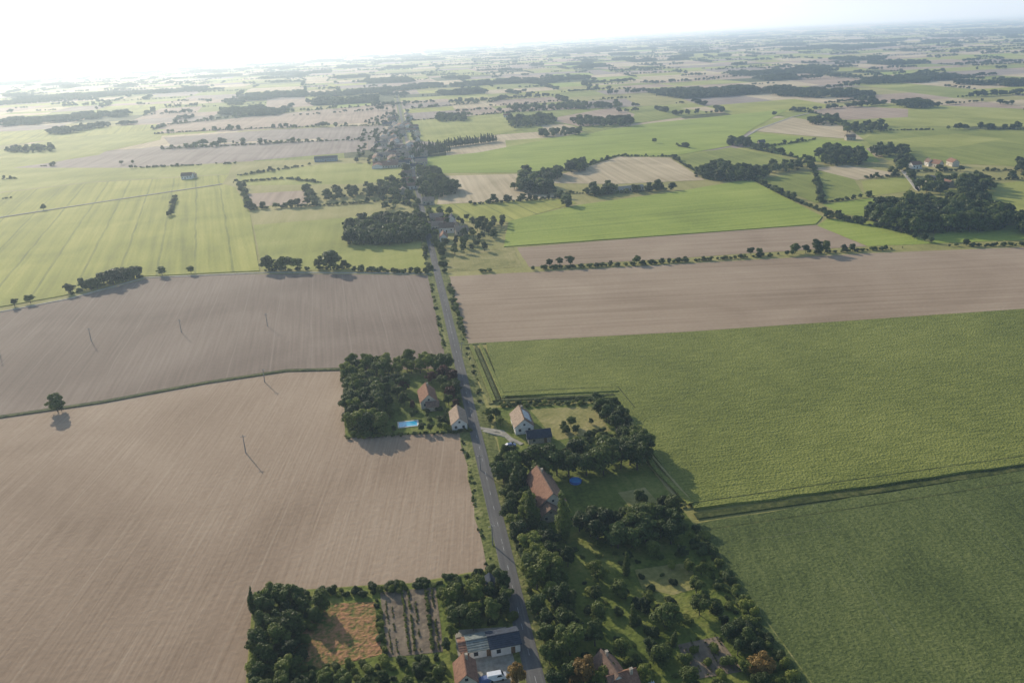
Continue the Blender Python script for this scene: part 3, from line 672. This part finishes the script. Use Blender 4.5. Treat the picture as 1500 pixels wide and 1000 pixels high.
house('long_shed',704,952,6.6,6.0,2.6,.8,sh,white,fibro,fibro,chim=False); house('workshop',738,948,7.6,6.2,2.9,1.1,sh,white,slate,slate,chim=False)
house('brick_cottage',683,998,7,5,2.8,2.4,RA,plaster,terra); house('cottage',893,1000,9,6.5,3,3,RA+.2,white,brownt); house('cottage',910,1012,7,6,2.8,2.6,RA-1.4,white,terra)
house('garden_cabin',718,858,3,2.5,2,.8,RA,stone,slate,chim=False,win=False)
v=[]; sl=3.2/3.75
for yy in(.4,3.3):
    for xx in(-4.5,4.0): v.append((xx,-yy,3.4+3.2-sl*yy+.30))
obj('solar_panels',v+[(q[0],q[1],q[2]-.05) for q in v],[(0,1,3,2),(4,6,7,5),(0,4,5,1),(2,3,7,6),(0,2,6,4),(1,5,7,3)],[solar],parent=hB)
def hamlet(lst,near=False):
    for x,y,L in lst:
        house('house',x,y,L,L*R.uniform(.5,.7),R.uniform(3.0,4.6),R.uniform(2.2,3.4),RA+R.choice([0,1.57])+R.uniform(-.2,.2),R.choice([white,plaster,white,stone]),R.choice([terra,brownt,palet,slate,palet]),near=False,chim=R.random()<.5)
hamlet([(638,337,13),(655,340,12),(648,330,10),(668,335,9),(640,325,11),(676,344,10),(650,352,12),(662,326,10),(600,268,14),(603,277,12),(596,258,11),(618,262,10),(590,284,12),(596,296,10),(628,300,11)])
vl=[]
for i in range(95):
    f=R.random()**.7; y=158+f*95; xc=583+(y-149)*.215; side=R.choice([-1,-1,1]); vl.append((xc+side*R.uniform(3.5,12+f*48*(1 if side<0 else .25)),y,R.uniform(11,20)))
hamlet(vl)
hamlet([(1385,272,18),(1372,245,12),(1395,243,14),(1365,268,10),(1340,247,11),(1360,243,10),(1245,205,12),(275,262,13),(285,260,9),(742,172,12),(1115,212,9)])
house('farm_barn',478,236,30,12,4,2.5,RA+1.5,zinc,slate,slate,near=False,chim=False); house('poultry_house',912,280,42,9,3,1.5,ang((885,282),(940,277)),white,fibro,fibro,near=False,chim=False)
# ---------------------------------------------------------------- pools, poles, vehicles
water=plain('pool_water',(.05,.45,.68),.08,.1,.5,spec=.6); cop=plain('pool_coping',(.66,.64,.58),.8,.1)
pa=ang((585,624),(612,621))
def pool(name,c,L,W,a):
    p=G(*c); e=bpy.data.objects.new(name,None); sc.collection.objects.link(e); e.location=(p.x,p.y,.3); e.rotation_euler=(0,0,a)
    l,w_=L/2,W/2; box('coping_a',-l-.6,l+.6,-w_-.6,-w_,0,.22,cop,e); box('coping_b',-l-.6,l+.6,w_,w_+.6,0,.22,cop,e); box('coping_c',-l-.6,-l,-w_,w_,0,.218,cop,e); box('coping_d',l,l+.6,-w_,w_,0,.218,cop,e)
    box('water',-l+.001,l-.001,-w_+.001,w_-.001,.02,.14,water,e)
pool('swimming_pool',(598,622),7.5,4.6,pa)
p=G(843,707); e=bpy.data.objects.new('round_pool',None); sc.collection.objects.link(e); e.location=(p.x,p.y,.3)
n=28; V=[];Fc=[];M=[]
for r_,z_ in((2.1,0),(2.15,.9),(1.95,.92),(1.94,.7)):
    for i in range(n): V.append((r_*math.cos(6.2832*i/n),r_*math.sin(6.2832*i/n),z_))
for k in range(3):
    for i in range(n): Fc.append((k*n+i,k*n+(i+1)%n,(k+1)*n+(i+1)%n,(k+1)*n+i)); M.append(0)
Fc.append(tuple(3*n+i for i in range(n))); M.append(1)
obj('pool_shell',V,Fc,[plain('blue_liner',(.06,.18,.55),.4,.1),plain('clear_water',(.08,.34,.70),.1,.1)],M,parent=e)
polem=plain('pole_concrete',(.30,.28,.25),.9,.15)
def pole(x,y,h):
    p=G(x,y); e=bpy.data.objects.new('utility_pole',None); sc.collection.objects.link(e); e.location=(p.x,p.y,0); e.rotation_euler=(0,0,R.uniform(0,.3))
    s=8; V=[];Fc=[]
    for r_,z_ in((.24,-.2),(.14,h)):
        for i in range(s): V.append((r_*math.cos(6.2832*i/s),r_*math.sin(6.2832*i/s),z_))
    Fc=[(i,(i+1)%s,s+(i+1)%s,s+i) for i in range(s)]+[tuple(s+i for i in range(s))]
    obj('shaft',V,Fc,[polem],parent=e); box('crossarm',-1.0,1.0,-.07,.07,h-.9,h-.72,polem,e)
    for i in(-.85,0.25,.85): box('insulator',i-.06,i+.06,-.06,.06,h-.718,h-.45,white,e)
for x,y,h in((360,663,8),(134,500,8),(266,487,8),(392,478,8),(388,560,7),(0,520,8),(677,520,7),(722,800,8),(704,690,7)): pole(x,y,h)
rub=plain('tyre',(.03,.03,.03),.9)
def car(name,x,y,a,body,van=False):
    p=G(x,y); e=bpy.data.objects.new(name,None); sc.collection.objects.link(e); e.location=(p.x,p.y,.42); e.rotation_euler=(0,0,a)
    if van: prof=[(-2.4,.35),(2.4,.35),(2.45,1.0),(1.75,1.25),(1.15,2.0),(-2.3,2.05),(-2.42,1.0)]; W=.95
    else: prof=[(-2.1,.3),(2.1,.3),(2.15,.75),(1.2,.95),(.5,1.42),(-1.1,1.45),(-1.9,.98),(-2.15,.8)]; W=.85
    n=len(prof); V=[(q[0],-W*(.86 if q[1]>1.2 else 1),q[1]) for q in prof]+[(q[0],W*(.86 if q[1]>1.2 else 1),q[1]) for q in prof]
    o=obj('body',V,[tuple(range(n)),tuple(range(2*n-1,n-1,-1))]+[(i,i+n,(i+1)%n+n,(i+1)%n) for i in range(n)],[body],parent=e)
    md=o.modifiers.new('b','BEVEL'); md.width=.07; md.segments=2
    if van: q=[(1.72,1.31),(1.2,1.95)]
    else: q=[(1.12,1.0),(.56,1.38)]
    V=[(q[0][0]+.03,-W*.8,q[0][1]+.02),(q[0][0]+.03,W*.8,q[0][1]+.02),(q[1][0]+.03,W*.74,q[1][1]+.02),(q[1][0]+.03,-W*.74,q[1][1]+.02)]
    obj('windscreen',V,[(0,1,2,3)],[glass],parent=e)
    for s in(-1,1):
        x0,x1,z0,z1=(.1,1.1,1.3,1.8) if van else(-1.2,.6,1.0,1.32)
        V=[(x0-.2,s*(W*.96),z0),(x1+.25,s*(W*.96),z0),(x1-.15,s*(W*.89),z1),(x0+.1,s*(W*.89),z1)]
        obj('side_window',V,[(0,1,2,3)],[glass],parent=e)
        for xx in(-1.35,1.35):
            m_=12; V=[(xx+.33*math.cos(6.2832*i/m_),s*(W+yy),.33+.33*math.sin(6.2832*i/m_)) for yy in(-.2,.03) for i in range(m_)]
            obj('wheel',V,[tuple(range(m_)),tuple(range(2*m_-1,m_-1,-1))]+[(i,(i+1)%m_,m_+(i+1)%m_,m_+i) for i in range(m_)],[rub],parent=e)
wp=plain('white_paint',(.8,.8,.8),.3,.03,spec=.5); bp_=plain('blue_paint',(.10,.15,.3),.5,.03,spec=.3)
car('white_van',728,996,sh,wp,True); car('parked_car',712,1000,sh+.1,bp_); car('parked_car',951,1000,RA,wp); car('parked_car',966,962,sh,wp); car('parked_car',748,655,sh,bp_)
# ---------------------------------------------------------------- atmosphere (single scattering + blue emission added to the air, imitating multiply scattered skylight)
hz=bpy.data.materials.new('haze'); hz.use_nodes=True; n=hz.node_tree; n.nodes.clear(); o=n.nodes.new('ShaderNodeOutputMaterial'); vs=n.nodes.new('ShaderNodeVolumeScatter')
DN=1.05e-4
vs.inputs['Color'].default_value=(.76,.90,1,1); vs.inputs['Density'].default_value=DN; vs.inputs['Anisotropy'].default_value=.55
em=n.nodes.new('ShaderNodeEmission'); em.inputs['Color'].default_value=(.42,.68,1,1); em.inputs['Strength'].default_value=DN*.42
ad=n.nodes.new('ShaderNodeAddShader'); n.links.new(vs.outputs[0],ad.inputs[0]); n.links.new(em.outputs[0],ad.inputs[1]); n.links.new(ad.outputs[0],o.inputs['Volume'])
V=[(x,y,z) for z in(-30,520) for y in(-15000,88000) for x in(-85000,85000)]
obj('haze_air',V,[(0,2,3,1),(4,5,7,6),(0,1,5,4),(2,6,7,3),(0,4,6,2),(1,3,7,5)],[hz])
